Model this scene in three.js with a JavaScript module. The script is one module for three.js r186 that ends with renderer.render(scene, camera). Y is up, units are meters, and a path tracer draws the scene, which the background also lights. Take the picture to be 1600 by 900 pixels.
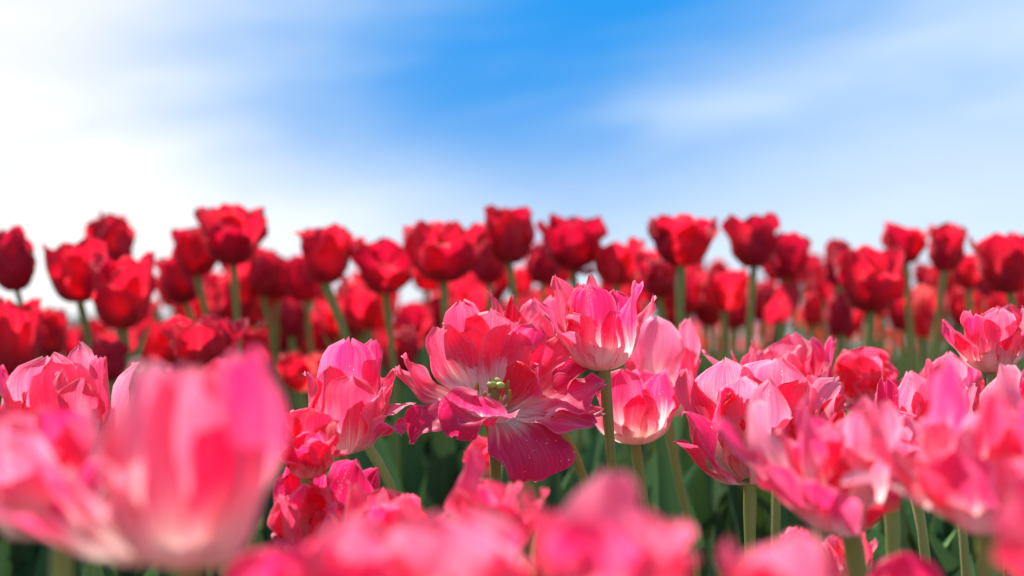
import * as THREE from 'three';
import { mergeGeometries } from 'three/addons/utils/BufferGeometryUtils.js';

// ------------------------------------------------------------------ camera
const scene = new THREE.Scene();
const EYE = 0.5, FOV = 23, FPX = 450 / Math.tan(FOV * Math.PI / 360), HORIZON = 509;
const camera = new THREE.PerspectiveCamera(FOV, 16 / 9, 0.02, 600);
camera.position.set(0, EYE, 0);
const PITCH = Math.atan((HORIZON - 450) / FPX);
camera.rotation.set(PITCH, 0, 0);
camera.focus = 0.8;
camera.userData.fStop = 5.4;

// ------------------------------------------------------------------ noise
function rng(seed) { let s = seed * 2654435761 >>> 0; return () => { s = (s + 0x6D2B79F5) >>> 0; let t = Math.imul(s ^ s >>> 15, 1 | s); t = t + Math.imul(t ^ t >>> 7, 61 | t) ^ t; return ((t ^ t >>> 14) >>> 0) / 4294967296; }; }
const hash2 = (i, j) => { let h = Math.imul(i, 374761393) + Math.imul(j, 668265263) | 0; h = Math.imul(h ^ h >>> 13, 1274126177); return ((h ^ h >>> 16) >>> 0) / 4294967296; };
function vnoise(x, y) {
  const i = Math.floor(x), j = Math.floor(y), a = x - i, b = y - j, s = a * a * (3 - 2 * a), t = b * b * (3 - 2 * b);
  return (hash2(i, j) * (1 - s) + hash2(i + 1, j) * s) * (1 - t) + (hash2(i, j + 1) * (1 - s) + hash2(i + 1, j + 1) * s) * t;
}
const fbm = (x, y, n = 4) => { let v = 0, a = 0.5, t = 0; for (let k = 0; k < n; k++) { v += a * vnoise(x, y); t += a; x = x * 2.03 + 17.3; y = y * 2.03 + 9.1; a *= 0.5; } return v / t; };
const sm = (a, b, x) => { const t = Math.min(1, Math.max(0, (x - a) / (b - a))); return t * t * (3 - 2 * t); };
const mix = (a, b, t) => a + (b - a) * t;
const mix3 = (a, b, t) => [mix(a[0], b[0], t), mix(a[1], b[1], t), mix(a[2], b[2], t)];
const D2R = Math.PI / 180;

// ------------------------------------------------------------------ sky: blue behind thin, wind-drawn cirrus, hazy towards the horizon
{
  const W = 2048, H = 1024, data = new Float32Array(W * H * 4);
  for (let row = 0; row < H; row++) for (let col = 0; col < W; col++) {
    const el = ((row + 0.5) / H - 0.5) * 180, az = ((col + 0.5) / W - 0.5) * 360 + 90;   // az 0 = where the camera looks (-z), positive to the right
    const A = ((az + 540) % 360) - 180, e = Math.max(el, 0), wrap = Math.abs(A) < 150 ? A : 300 * Math.sign(A) - A;
    const haze = Math.exp(-((e / 7.0) ** 2));
    // cirrus drawn out in long, slightly rising streaks
    const q = e - 0.15 * A, warp = 3 * (fbm(wrap * 0.05 + 5, e * 0.14 + 3, 3) - 0.5);
    const n1 = fbm(wrap * 0.045 + 31, (q + warp) * 0.26 + 7, 6), n2 = fbm(wrap * 0.03 + 3, e * 0.09 + 40, 5), n3 = fbm(wrap * 0.12 + 60, (q + warp) * 0.7 + 80, 5), n4 = fbm(wrap * 0.10 + 9, e * 0.22 + 70, 5);
    const clear = Math.exp(-(((A - 3.5) / 9) ** 2) - (((e - 13.2) / 3.4) ** 2));
    const band = 0.30 * Math.exp(-(((e - 8.7 - 0.145 * (A - 1.3) + 2.2 * (n4 - 0.5)) / 1.1) ** 2)) * (0.55 + 0.9 * n3) * sm(-1, 9, A) * sm(60, 30, A);
    const streak = (sm(0.40, 0.74, n1) * 0.30 + sm(0.42, 0.78, n3) * 0.24) * (1 - 0.9 * clear);
    // a broad bank of bright veil cloud to one side, a thinner one to the other, and more of the same round the sky
    const bank = sm(3, -19, A + (n2 - 0.5) * 8 + (n4 - 0.5) * 9 + (e - 9) * 0.1) * sm(-75, -48, A);
    const thin = 0.62 * sm(6, 21, A + (n2 - 0.5) * 8 + (n4 - 0.5) * 7 + (9 - e) * 0.9) * sm(70, 45, A);
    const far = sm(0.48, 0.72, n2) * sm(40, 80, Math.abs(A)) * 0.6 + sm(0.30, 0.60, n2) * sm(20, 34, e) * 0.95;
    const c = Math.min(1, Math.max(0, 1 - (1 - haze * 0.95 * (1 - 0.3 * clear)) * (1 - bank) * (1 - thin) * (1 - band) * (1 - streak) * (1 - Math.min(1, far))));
    const blue = mix3([0.0, 0.142, 0.400], [0.0, 0.125, 0.38], sm(12, 60, e));
    const puff = sm(0.34, 0.66, fbm(wrap * 0.07 + 90, (q + warp) * 0.33 + 12, 5));
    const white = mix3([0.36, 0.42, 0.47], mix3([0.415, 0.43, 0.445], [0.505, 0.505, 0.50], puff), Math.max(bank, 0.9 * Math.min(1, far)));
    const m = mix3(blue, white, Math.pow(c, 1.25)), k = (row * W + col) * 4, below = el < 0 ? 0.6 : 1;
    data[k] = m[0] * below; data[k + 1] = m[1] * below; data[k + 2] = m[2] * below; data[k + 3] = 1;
  }
  const t = new THREE.DataTexture(data, W, H, THREE.RGBAFormat, THREE.FloatType);
  t.mapping = THREE.EquirectangularReflectionMapping; t.magFilter = THREE.LinearFilter; t.needsUpdate = true;
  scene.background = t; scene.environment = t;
}
// ------------------------------------------------------------------ sun: high, behind the flowers and to one side
const SUN_AZ = -28, SUN_EL = 50;
const sun = new THREE.DirectionalLight(new THREE.Color(1, 0.95, 0.87), 4.5);
{
  const d = new THREE.Vector3(Math.sin(SUN_AZ * D2R) * Math.cos(SUN_EL * D2R), Math.sin(SUN_EL * D2R), -Math.cos(SUN_AZ * D2R) * Math.cos(SUN_EL * D2R));
  sun.position.copy(d).multiplyScalar(30).add(new THREE.Vector3(0, 0, -3)); sun.target.position.set(0, 0, -3);
  sun.castShadow = true; sun.shadow.mapSize.set(4096, 4096);
  Object.assign(sun.shadow.camera, { left: -8, right: 8, top: 8, bottom: -8, near: 1, far: 80 });
  sun.name = 'sun'; scene.add(sun, sun.target);
}
const renderer = new THREE.WebGLRenderer({ antialias: true });
renderer.toneMapping = THREE.LinearToneMapping;
renderer.toneMappingExposure = 2.28;
renderer.shadowMap.enabled = true;

// ------------------------------------------------------------------ helpers
const used = new Map();
function numbered(n) { const k = used.get(n) ?? 0; used.set(n, k + 1); return k ? n + '_' + String(k).padStart(3, '0') : n; }
const V = (x, y, z) => new THREE.Vector3(x, y, z);
camera.updateMatrixWorld(true);
// a pixel of the 1600 x 900 photograph and a depth along the view become a point in the field
function at(px, py, depth) { return V((px - 800) / FPX * depth, (450 - py) / FPX * depth, -depth).applyMatrix4(camera.matrixWorld); }
function part(name, geo, mat, parent) { const m = new THREE.Mesh(geo, mat); m.name = name; m.castShadow = m.receiveShadow = true; parent.add(m); return m; }
function thing(name, label, category, pos, group) { const o = new THREE.Group(); o.name = numbered(name); o.position.copy(pos); o.userData = { label, category }; if (group) o.userData.group = group; scene.add(o); return o; }
const toByte = (c) => { c = Math.min(1, Math.max(0, c)); return Math.round(255 * (c <= 0.0031308 ? 12.92 * c : 1.055 * Math.pow(c, 1 / 2.4) - 0.055)); };
function colorTexture(W, H, f, wrap) {
  const d = new Uint8Array(W * H * 4);
  for (let j = 0; j < H; j++) for (let i = 0; i < W; i++) { const c = f((i + 0.5) / W, (j + 0.5) / H), k = (j * W + i) * 4; d[k] = toByte(c[0]); d[k + 1] = toByte(c[1]); d[k + 2] = toByte(c[2]); d[k + 3] = 255; }
  const t = new THREE.DataTexture(d, W, H); t.colorSpace = THREE.SRGBColorSpace; t.magFilter = THREE.LinearFilter; t.minFilter = THREE.LinearFilter; if (wrap) t.wrapS = t.wrapT = THREE.RepeatWrapping; t.needsUpdate = true; return t;
}
function greyTexture(W, H, f, wrap) {
  const d = new Uint8Array(W * H * 4);
  for (let j = 0; j < H; j++) for (let i = 0; i < W; i++) { const c = Math.round(255 * Math.min(1, Math.max(0, f((i + 0.5) / W, (j + 0.5) / H)))), k = (j * W + i) * 4; d[k] = d[k + 1] = d[k + 2] = c; d[k + 3] = 255; }
  const t = new THREE.DataTexture(d, W, H); t.magFilter = THREE.LinearFilter; if (wrap) t.wrapS = t.wrapT = THREE.RepeatWrapping; t.needsUpdate = true; return t;
}

// ------------------------------------------------------------------ petal materials: pigment, veins, pale midrib and margins, flecks
const ribs = greyTexture(256, 256, (u, v) => 0.5 + 0.38 * (fbm(u * 46, v * 3, 3) - 0.5) * 2 * 0.8 + 0.25 * (fbm(u * 9 + 5, v * 5, 3) - 0.5));
function petalTexture(main, deep, pale, o) {
  const r = rng(o.seed), s = o.seed * 13.7, flecks = [];
  let fx = r(), fy = 0.5 + 0.4 * r();
  for (let k = 0; k < (o.flecks ?? 0); k++) { if (r() < 0.2) { fx = r(); fy = 0.3 + 0.65 * r(); } flecks.push([fx + (r() - 0.5) * 0.22, fy + (r() - 0.5) * 0.16, 0.003 + 0.009 * r() * r() * r()]); }
  const W = 256, H = 512, t = colorTexture(W, H, (a, v) => {
    const u = a * 2 - 1, fan = u / (0.35 + 0.65 * v);
    const fibre = fbm(fan * 34 + s, v * 2.2 + s, 3), flame = fbm(fan * 5 + s * 2, v * 1.8 + 3, 3), blotch = fbm(u * 2.2 + s, v * 3 + s, 4);
    let c = mix3(main, deep, sm(0.30, 0.78, flame) * 0.6);
    c = mix3(c, pale, sm(0.42, 0.85, blotch) * (o.mottle ?? 0.45));
    c = mix3(c, pale, sm(0.5, 0.85, fibre) * (o.fibre ?? 0.32));
    // pale base running up the petal in uneven rays
    const rays = v + (fibre - 0.5) * 0.22 + (flame - 0.5) * 0.24 + Math.abs(u) * 0.10;
    c = mix3(c, mix3(o.base, pale, 0.25 * fibre), (1 - sm(o.b0, o.b1, rays)) * o.bs);
    // midrib and side veins
    const rib = Math.exp(-((u / 0.035) ** 2)) * 0.55 + Math.exp(-(((Math.abs(u) - 0.09) / 0.022) ** 2)) * 0.3;
    c = mix3(c, pale, rib * sm(1, 0.35, v) * (o.rib ?? 0.7));
    // thin pale margin
    c = mix3(c, pale, sm(0.86, 1, Math.abs(u) + (fibre - 0.5) * 0.1) * (o.edge ?? 0.5) + sm(0.955, 1, v) * (o.edge ?? 0.5) * 0.9);
    c = mix3(c, deep, sm(0.52, 0.75, vnoise(fan * 46 + s, v * 3 + s)) * 0.4);   // fine lengthwise veins
    const worn = sm(0.84, 1.02, Math.max(Math.abs(u), (v - 0.05) * 1.04) + (blotch - 0.5) * 0.35) * sm(0.60, 0.72, fbm(u * 3 + s, v * 6 + s * 3, 3));
    c = mix3(c, [0.33, 0.085, 0.10], worn * (o.worn ?? 0.55));                    // browned, bruised margins
    for (const f of flecks) { const dx = (a - f[0]) * 0.5, dy = v - f[1]; if (dx * dx + dy * dy * 0.35 < f[2] * f[2] * 0.25) c = mix3(c, [0.93, 0.85, 0.86], 0.85); }
    return c;
  });
  return t;
}
function petalMaterial(main, deep, pale, o) {
  const m = new THREE.MeshPhysicalMaterial({ map: petalTexture(main, deep, pale, o), roughness: 1, transmission: o.through ?? 0.62, thickness: 0, clearcoat: 0.22, clearcoatRoughness: 0.42, specularIntensity: 0.25, bumpMap: ribs, bumpScale: o.bump ?? 0.0003, side: THREE.DoubleSide });
  m.name = 'petal'; return m;
}
const CREAM = [0.94, 0.90, 0.80];
const TONES = {
  s: [[0.93, 0.055, 0.150], [0.90, 0.018, 0.105], [0.95, 0.22, 0.32], { base: CREAM, b0: 0.26, b1: 0.62, bs: 1.0, flecks: 14 }],
  h: [[0.91, 0.036, 0.195], [0.88, 0.010, 0.14], [0.95, 0.25, 0.41], { base: CREAM, b0: 0.36, b1: 0.74, bs: 1.0, flecks: 14, mottle: 0.38 }],
  p: [[0.95, 0.17, 0.30], [0.91, 0.058, 0.19], [0.97, 0.40, 0.53], { base: CREAM, b0: 0.30, b1: 0.70, bs: 1.0, flecks: 8 }],
  w: [[0.95, 0.25, 0.41], [0.93, 0.12, 0.28], [0.97, 0.55, 0.64], { base: CREAM, b0: 0.34, b1: 0.80, bs: 1.0, flecks: 6 }],
  v: [[0.90, 0.022, 0.17], [0.84, 0.008, 0.13], [0.95, 0.26, 0.46], { base: CREAM, b0: 0.26, b1: 0.70, bs: 1.0, flecks: 26 }],
  m: [[0.80, 0.014, 0.125], [0.68, 0.007, 0.10], [0.90, 0.18, 0.38], { base: CREAM, b0: 0.20, b1: 0.54, bs: 1.0, flecks: 34, mottle: 0.15, edge: 0.25 }],
  r: [[0.87, 0.012, 0.058], [0.79, 0.004, 0.042], [0.92, 0.12, 0.20], { base: CREAM, b0: 0.08, b1: 0.36, bs: 0.8, flecks: 6, mottle: 0.2 }],
  R: [[0.64, 0.003, 0.036], [0.52, 0.002, 0.030], [0.78, 0.05, 0.11], { base: [0.5, 0.25, 0.04], b0: 0.0, b1: 0.14, bs: 0.7, mottle: 0.2, fibre: 0.2, rib: 0.3, edge: 0.5, through: 0.5 }],
  Q: [[0.75, 0.006, 0.036], [0.63, 0.003, 0.030], [0.89, 0.10, 0.13], { base: [0.8, 0.45, 0.06], b0: 0.0, b1: 0.16, bs: 0.7, mottle: 0.3, fibre: 0.25, rib: 0.3, edge: 0.5 }],
  C: [[0.88, 0.085, 0.085], [0.84, 0.04, 0.05], [0.92, 0.30, 0.28], { base: CREAM, b0: 0.0, b1: 0.4, bs: 0.8, mottle: 0.6 }],
};
const MATS = {};
Object.entries(TONES).forEach(([k, [a, b, c, o]], i) => { MATS[k] = [0, 1].map((j) => petalMaterial(a, b, c, { ...o, seed: 3 + i * 7 + j * 31 })); });

// ------------------------------------------------------------------ one petal: a curved, cupped, ruffled blade from the receptacle O to the tip T
function petalGeometry(O, axis, T, W, o, seed) {
  const r = rng(seed), nu = o.nu ?? 12, nv = o.nv ?? 18;
  const t = T.clone().sub(O), h = t.dot(axis), rad = t.clone().addScaledVector(axis, -h), L = t.length();
  let rt = rad.length();
  const R = o.dir ? o.dir.clone() : rad.clone(); R.addScaledVector(axis, -R.dot(axis)).normalize();
  if (o.dir) rt = rad.dot(R);
  const side = rad.clone().addScaledVector(R, -rt), B = axis.clone().cross(R).normalize();
  const e = Math.atan2(h, rt), a0 = o.a0 != null ? o.a0 * D2R : e - 30 * D2R, a1 = o.a1 != null ? o.a1 * D2R : e + 17 * D2R;
  const r0 = o.r0 ?? Math.min(0.0045, L * 0.08);
  const p0 = [r0, 0], p1 = [r0 + 0.37 * L * Math.cos(a0), 0.37 * L * Math.sin(a0)], p3 = [rt, h], p2 = [rt - 0.37 * L * Math.cos(a1), h - 0.37 * L * Math.sin(a1)];
  const cup = o.cup ?? 0.66, ruf = o.ruf ?? 0.13, tw = (o.tw ?? (r() - 0.5) * 14) * D2R, vm = o.vm ?? 0.63, tip = o.tip ?? 1, blunt = o.blunt ?? 0.15;
  const ph = r() * 50, fr = 2.2 + 1.6 * r(), crease = (o.crease ?? 0.02) * W, jag = o.jag ?? 0.035;
  const pos = [], uv = [], idx = [], v3 = V(0, 0, 0);
  for (let j = 0; j <= nv; j++) {
    const v = j / nv, m = 1 - v;
    const x = m * m * m * p0[0] + 3 * m * m * v * p1[0] + 3 * m * v * v * p2[0] + v * v * v * p3[0], y = m * m * m * p0[1] + 3 * m * m * v * p1[1] + 3 * m * v * v * p2[1] + v * v * v * p3[1];
    let tx = 3 * m * m * (p1[0] - p0[0]) + 6 * m * v * (p2[0] - p1[0]) + 3 * v * v * (p3[0] - p2[0]), ty = 3 * m * m * (p1[1] - p0[1]) + 6 * m * v * (p2[1] - p1[1]) + 3 * v * v * (p3[1] - p2[1]);
    const tl = Math.hypot(tx, ty) || 1; tx /= tl; ty /= tl;
    const N = R.clone().multiplyScalar(-ty).addScaledVector(axis, tx), Tn = R.clone().multiplyScalar(tx).addScaledVector(axis, ty);
    const Bv = B.clone().applyAxisAngle(Tn, tw * v), Nv = N.applyAxisAngle(Tn, tw * v);
    let f = v < vm ? 0.30 + 0.70 * (1 - (1 - v / vm) ** 2) : Math.pow(Math.max(0, 1 - ((v - vm) / (1 - vm)) ** 2.6), 0.42 * tip);
    f = Math.max(f, v > 0.5 ? blunt : 0);
    const half = W / 2 * f, cv = Math.max(0.06, cup * (1 - 0.5 * v)), sc = Math.sin(Math.min(1.45, cv));
    const c = O.clone().addScaledVector(R, x).addScaledVector(axis, y).addScaledVector(side, v * v);
    for (let i = 0; i <= nu; i++) {
      const u = i / nu * 2 - 1, s = Math.sign(u), au = Math.abs(u);
      const lat = half * (Math.sin(cv * u) / sc) * (1 + jag * 1.6 * (vnoise(v * 9 + ph, s * 3 + 5) - 0.5) * au);
      let inw = half * (1 - Math.cos(cv * u)) / sc;
      inw += W * ruf * Math.pow(au, 1.6) * sm(0.12, 0.7, v) * Math.sin(v * fr * 4.2 + ph + s * 1.7 + u);
      inw += L * 0.045 * (fbm(u * 1.3 + ph, v * 2.4 + ph, 2) - 0.5) * 2 * sm(0.1, 0.5, v);
      inw -= crease * Math.exp(-((u / 0.14) ** 2)) * sm(0.0, 0.3, v) * sm(1, 0.6, v);
      const along = L * jag * (vnoise(u * 4 + ph, 3) - 0.5) * 2 * sm(0.72, 1, v);
      v3.copy(c).addScaledVector(Bv, lat).addScaledVector(Nv, inw).addScaledVector(Tn, along);
      pos.push(v3.x, v3.y, v3.z); uv.push((u + 1) / 2, v);
    }
  }
  for (let j = 0; j < nv; j++) for (let i = 0; i < nu; i++) { const a = j * (nu + 1) + i, b = a + 1, c = a + nu + 1, d = c + 1; idx.push(a, b, d, a, d, c); }
  const g = new THREE.BufferGeometry();
  g.setAttribute('position', new THREE.Float32BufferAttribute(pos, 3)); g.setAttribute('uv', new THREE.Float32BufferAttribute(uv, 2)); g.setIndex(idx); g.computeVertexNormals();
  return g;
}

// ------------------------------------------------------------------ stems and leaves
const stemTex = colorTexture(64, 256, (u, v) => { const n = fbm(u * 14, v * 6, 3), b = fbm(u * 3 + 8, v * 4, 3); return mix3(mix3([0.18, 0.205, 0.045], [0.29, 0.305, 0.09], n), mix3([0.20, 0.13, 0.055], [0.30, 0.33, 0.20], n), sm(0.45, 0.75, b) * 0.6); }, true);
const stemMat = new THREE.MeshPhysicalMaterial({ map: stemTex, roughness: 0.6, specularIntensity: 0.5 }); stemMat.name = 'stem';
const leafTex = colorTexture(128, 512, (a, v) => { const u = a * 2 - 1, n = fbm(u * 26 + 4, v * 2, 3), b = fbm(u * 2, v * 7, 3); return mix3(mix3([0.042, 0.105, 0.046], [0.082, 0.17, 0.066], n), [0.13, 0.22, 0.06], sm(0.4, 0.8, b) * 0.5 + 0.4 * Math.exp(-((u / 0.06) ** 2))); });
const leafRibs = greyTexture(128, 64, (u, v) => 0.5 + 0.4 * Math.sin(u * 90) * 0.5 + 0.3 * (fbm(u * 30, v * 2, 2) - 0.5));
const leafMat = new THREE.MeshPhysicalMaterial({ map: leafTex, roughness: 0.6, transmission: 0.25, thickness: 0, specularIntensity: 0.12, bumpMap: leafRibs, bumpScale: 0.0006, side: THREE.DoubleSide }); leafMat.name = 'leaf';
leafMat.roughness = 0.95;
function stemGeometry(pts, r0, r1) {
  const c = new THREE.CatmullRomCurve3(pts), nt = 26, nr = 10, fr = c.computeFrenetFrames(nt, false), pos = [], nor = [], uv = [], idx = [];
  for (let j = 0; j <= nt; j++) {
    const p = c.getPointAt(j / nt), rr = mix(r0, r1, j / nt) * (1 + 0.22 * (vnoise(j * 0.55, pts[0].x * 999) - 0.5)) * (j > nt - 2 ? 1.18 : 1);
    for (let i = 0; i <= nr; i++) { const a = i / nr * Math.PI * 2, n = fr.normals[j].clone().multiplyScalar(Math.cos(a)).addScaledVector(fr.binormals[j], Math.sin(a)); pos.push(p.x + n.x * rr, p.y + n.y * rr, p.z + n.z * rr); nor.push(n.x, n.y, n.z); uv.push(i / nr, j / nt * 2); }
  }
  for (let j = 0; j < nt; j++) for (let i = 0; i < nr; i++) { const a = j * (nr + 1) + i, b = a + 1, d = a + nr + 1, e = d + 1; idx.push(a, b, d, b, e, d); }
  const g = new THREE.BufferGeometry(); g.setAttribute('position', new THREE.Float32BufferAttribute(pos, 3)); g.setAttribute('normal', new THREE.Float32BufferAttribute(nor, 3)); g.setAttribute('uv', new THREE.Float32BufferAttribute(uv, 2)); g.setIndex(idx); return g;
}
// a tulip leaf standing at the origin: length len, leaning to +x, folded along its middle, slightly wavy
function leafGeometry(len, wid, lean, droop, seed, nv = 14, nu = 6) {
  const r = rng(seed), pos = [], uv = [], idx = [], ph = r() * 20, tw = (r() - 0.5) * 1.4;
  for (let j = 0; j <= nv; j++) {
    const v = j / nv, ang = Math.PI / 2 - lean * (0.35 + 0.65 * v) - droop * v * v * 1.1;
    const f = (v < 0.38 ? 0.45 + 0.55 * Math.sin(v / 0.38 * Math.PI / 2) : Math.pow(Math.max(0, 1 - ((v - 0.38) / 0.62) ** 1.7), 0.9)), half = wid / 2 * Math.max(f, 0.03);
    if (j === 0) { pos.x = 0; pos.y = 0; } else { pos.x += Math.cos(ang) * len / nv; pos.y += Math.sin(ang) * len / nv; }
    for (let i = 0; i <= nu; i++) {
      const u = i / nu * 2 - 1, fold = half * (0.55 - 0.35 * v) * Math.abs(u) + half * 0.25 * Math.sin(v * 9 + ph + u * 2) * Math.abs(u), a = tw * v;
      const nx = -Math.sin(ang), ny = Math.cos(ang);
      const lz = u * half * Math.cos(a), ln = fold + u * half * Math.sin(a);
      pos.push(pos.x + nx * ln * 1.0, pos.y + ny * ln, lz); uv.push((u + 1) / 2, v);
    }
  }
  for (let j = 0; j < nv; j++) for (let i = 0; i < nu; i++) { const a = j * (nu + 1) + i, b = a + 1, c = a + nu + 1, d = c + 1; idx.push(a, b, d, a, d, c); }
  const g = new THREE.BufferGeometry(); g.setAttribute('position', new THREE.Float32BufferAttribute(Array.from(pos), 3)); g.setAttribute('uv', new THREE.Float32BufferAttribute(uv, 2)); g.setIndex(idx); g.computeVertexNormals(); return g;
}
const LEAVES = [0, 1, 2, 3, 4].map((k) => leafGeometry(0.30 + 0.025 * k, 0.046 + 0.008 * (k % 3), 0.16 + 0.09 * (k % 4), 0.12 + 0.2 * (k % 3), 60 + k));

// stem from the ground through the point Q to the receptacle; returns where it meets the ground
function stemPath(top, Q) {
  const dir = top.clone().sub(Q), k = Q.y / Math.max(0.02, dir.y);
  const foot = V(Q.x - dir.x * Math.min(k, 3) * 0.55, 0, Q.z - dir.z * Math.min(k, 3) * 0.55);
  const mid = Q.clone().lerp(foot, 0.5).add(V((Q.x - foot.x) * -0.12, 0, (Q.z - foot.z) * -0.12));
  const kink = 0.006 * (vnoise(top.x * 91, top.z * 57) - 0.5);
  return { foot, pts: [foot, mid.add(V(kink * 2, 0, kink)), Q.clone().lerp(top, 0.05), Q.clone().lerp(top, 0.55).add(V(kink * 0.35, 0, -kink * 0.3)), top.clone()] };
}
function addStem(o, path, r0, r1) {
  part('stem', stemGeometry(path.pts.map((p) => p.clone().sub(o.position)), r0, r1), stemMat, o);
}
function addLeaves(o, n, scale, seed) {
  const r = rng(seed);
  for (let k = 0; k < n; k++) {
    const m = part('leaf', LEAVES[Math.floor(r() * 5)], leafMat, o);
    m.rotation.y = r() * 6.283; m.scale.setScalar(scale * (0.85 + 0.3 * r())); m.position.y = 0.002 + 0.03 * k;
  }
}
const pollen = new THREE.MeshStandardMaterial({ color: new THREE.Color().setRGB(0.42, 0.22, 0.04), roughness: 0.9 }); pollen.name = 'anther';
const filamentMat = new THREE.MeshStandardMaterial({ color: new THREE.Color().setRGB(0.75, 0.7, 0.4), roughness: 0.7 }); filamentMat.name = 'filament';
const stigmaMat = new THREE.MeshPhysicalMaterial({ color: new THREE.Color().setRGB(0.30, 0.30, 0.045), roughness: 0.6 }); stigmaMat.name = 'stigma';
const pistilMat = new THREE.MeshStandardMaterial({ color: new THREE.Color().setRGB(0.20, 0.25, 0.06), roughness: 0.6 }); pistilMat.name = 'pistil';
function lobe(rx, ry, rz, p, seed) {
  const g = new THREE.SphereGeometry(1, 12, 9), q = g.attributes.position;
  for (let i = 0; i < q.count; i++) { const n = 0.85 + 0.3 * fbm(q.getX(i) * 2 + seed, q.getY(i) * 2 + q.getZ(i), 2); q.setXYZ(i, q.getX(i) * rx * n + p.x, q.getY(i) * ry * n + p.y, q.getZ(i) * rz * n + p.z); }
  g.computeVertexNormals(); return g;
}
function addHeart(o, O, axis, size) {
  const q = new THREE.Quaternion().setFromUnitVectors(V(0, 1, 0), axis), holder = [];
  const put = (g) => { g.applyQuaternion(q); g.translate(O.x, O.y, O.z); return g; };
  const p = part('pistil', put(new THREE.LatheGeometry([[0.0015, 0], [0.0034, 0.004], [0.0036, 0.013], [0.0029, 0.020], [0.0027, 0.0235], [0.0008, 0.0245]].map(([x, y]) => new THREE.Vector2(x * size, y * size)), 12)), pistilMat, o);
  const lobes = [0, 1, 2].map((k) => { const a = k * 2.094 + 0.5; return lobe(0.0042 * size, 0.0026 * size, 0.0036 * size, V(Math.cos(a) * 0.0036 * size, 0.0255 * size, Math.sin(a) * 0.0036 * size), k); });
  part('stigma', put(mergeGeometries(lobes)), stigmaMat, p);
  for (let k = 0; k < 6; k++) {
    const a = k * 1.047 + 0.2, lean = 0.0085 + 0.002 * (k % 2), f = new THREE.TubeGeometry(new THREE.CatmullRomCurve3([V(Math.cos(a) * 0.003, 0, Math.sin(a) * 0.003), V(Math.cos(a) * lean * 0.7, 0.006 * size, Math.sin(a) * lean * 0.7), V(Math.cos(a) * lean, 0.011 * size, Math.sin(a) * lean)]), 6, 0.0007, 6);
    const s = part('stamen', put(f), filamentMat, o);
    part('anther', put(lobe(0.0014, 0.0055, 0.0014, V(Math.cos(a) * lean, 0.0165 * size, Math.sin(a) * lean), k + 9)), pollen, s);
  }
}

// ------------------------------------------------------------------ a tulip whose petals are given one by one.
// petal: [tip pixel x, tip pixel y, cm towards the eye, width in pixels, tone, options]
let seedCount = 100;
function tulip(name, label, s, petals, group) {
  const depth = s.d, O = at(s.base[0], s.base[1], depth), axis = s.axis ? V(...s.axis).normalize() : V(0, 1, 0);
  const Q = s.stem ? at(s.stem[0], s.stem[1], depth + (s.sdz ?? 0)) : V(O.x + 0.01, O.y - 0.1, O.z);
  const path = stemPath(O, Q), o = thing(name, label, 'tulip', path.foot, group), lo = O.clone().sub(o.position), px = depth / FPX;
  addStem(o, path, s.r ? s.r * 0.92 : 0.0031, s.r ? s.r * 0.82 : 0.0027);
  let len = 0, wid = 0;
  const list = petals.map(([tx, ty, dz, w, tone, opt]) => { const T = at(tx, ty, depth - dz / 100).sub(o.position); len = Math.max(len, T.distanceTo(lo)); wid = Math.max(wid, w * px); return { T, w: w * (depth - dz / 100) / FPX, tone, opt: opt ?? {} }; });
  const r = rng(seedCount);
  const full = s.full ?? 1;
  for (let k = 0; k < full; k++) {   // the crumpled inner petals of a double flower
    const a = (k + 0.3 * r()) / full * 6.283 + 0.5, R = len * (0.14 + 0.20 * r()), T = axis.clone().multiplyScalar(len * (0.62 + 0.24 * r())).add(V(Math.cos(a) * R, 0, Math.sin(a) * R)).add(lo);
    list.push({ T, w: wid * (0.40 + 0.25 * r()), tone: 'hpps'[Math.floor(r() * 4)], opt: { ruf: 0.2, nu: 10, nv: 14 } });
  }
  for (const p of list) {
    const m = part('petal', petalGeometry(lo, axis, p.T, p.w * (s.full === 0 ? 1.05 : 1.13), p.opt, seedCount++), MATS[p.tone][seedCount % 2], o);
    if (p.opt.label) m.userData.label = p.opt.label;
  }
  if (s.heart) addHeart(o, lo, axis, s.heart);
  addLeaves(o, s.leaves ?? 2, (s.leafScale ?? 1) * 0.84, seedCount);
  return o;
}

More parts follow.
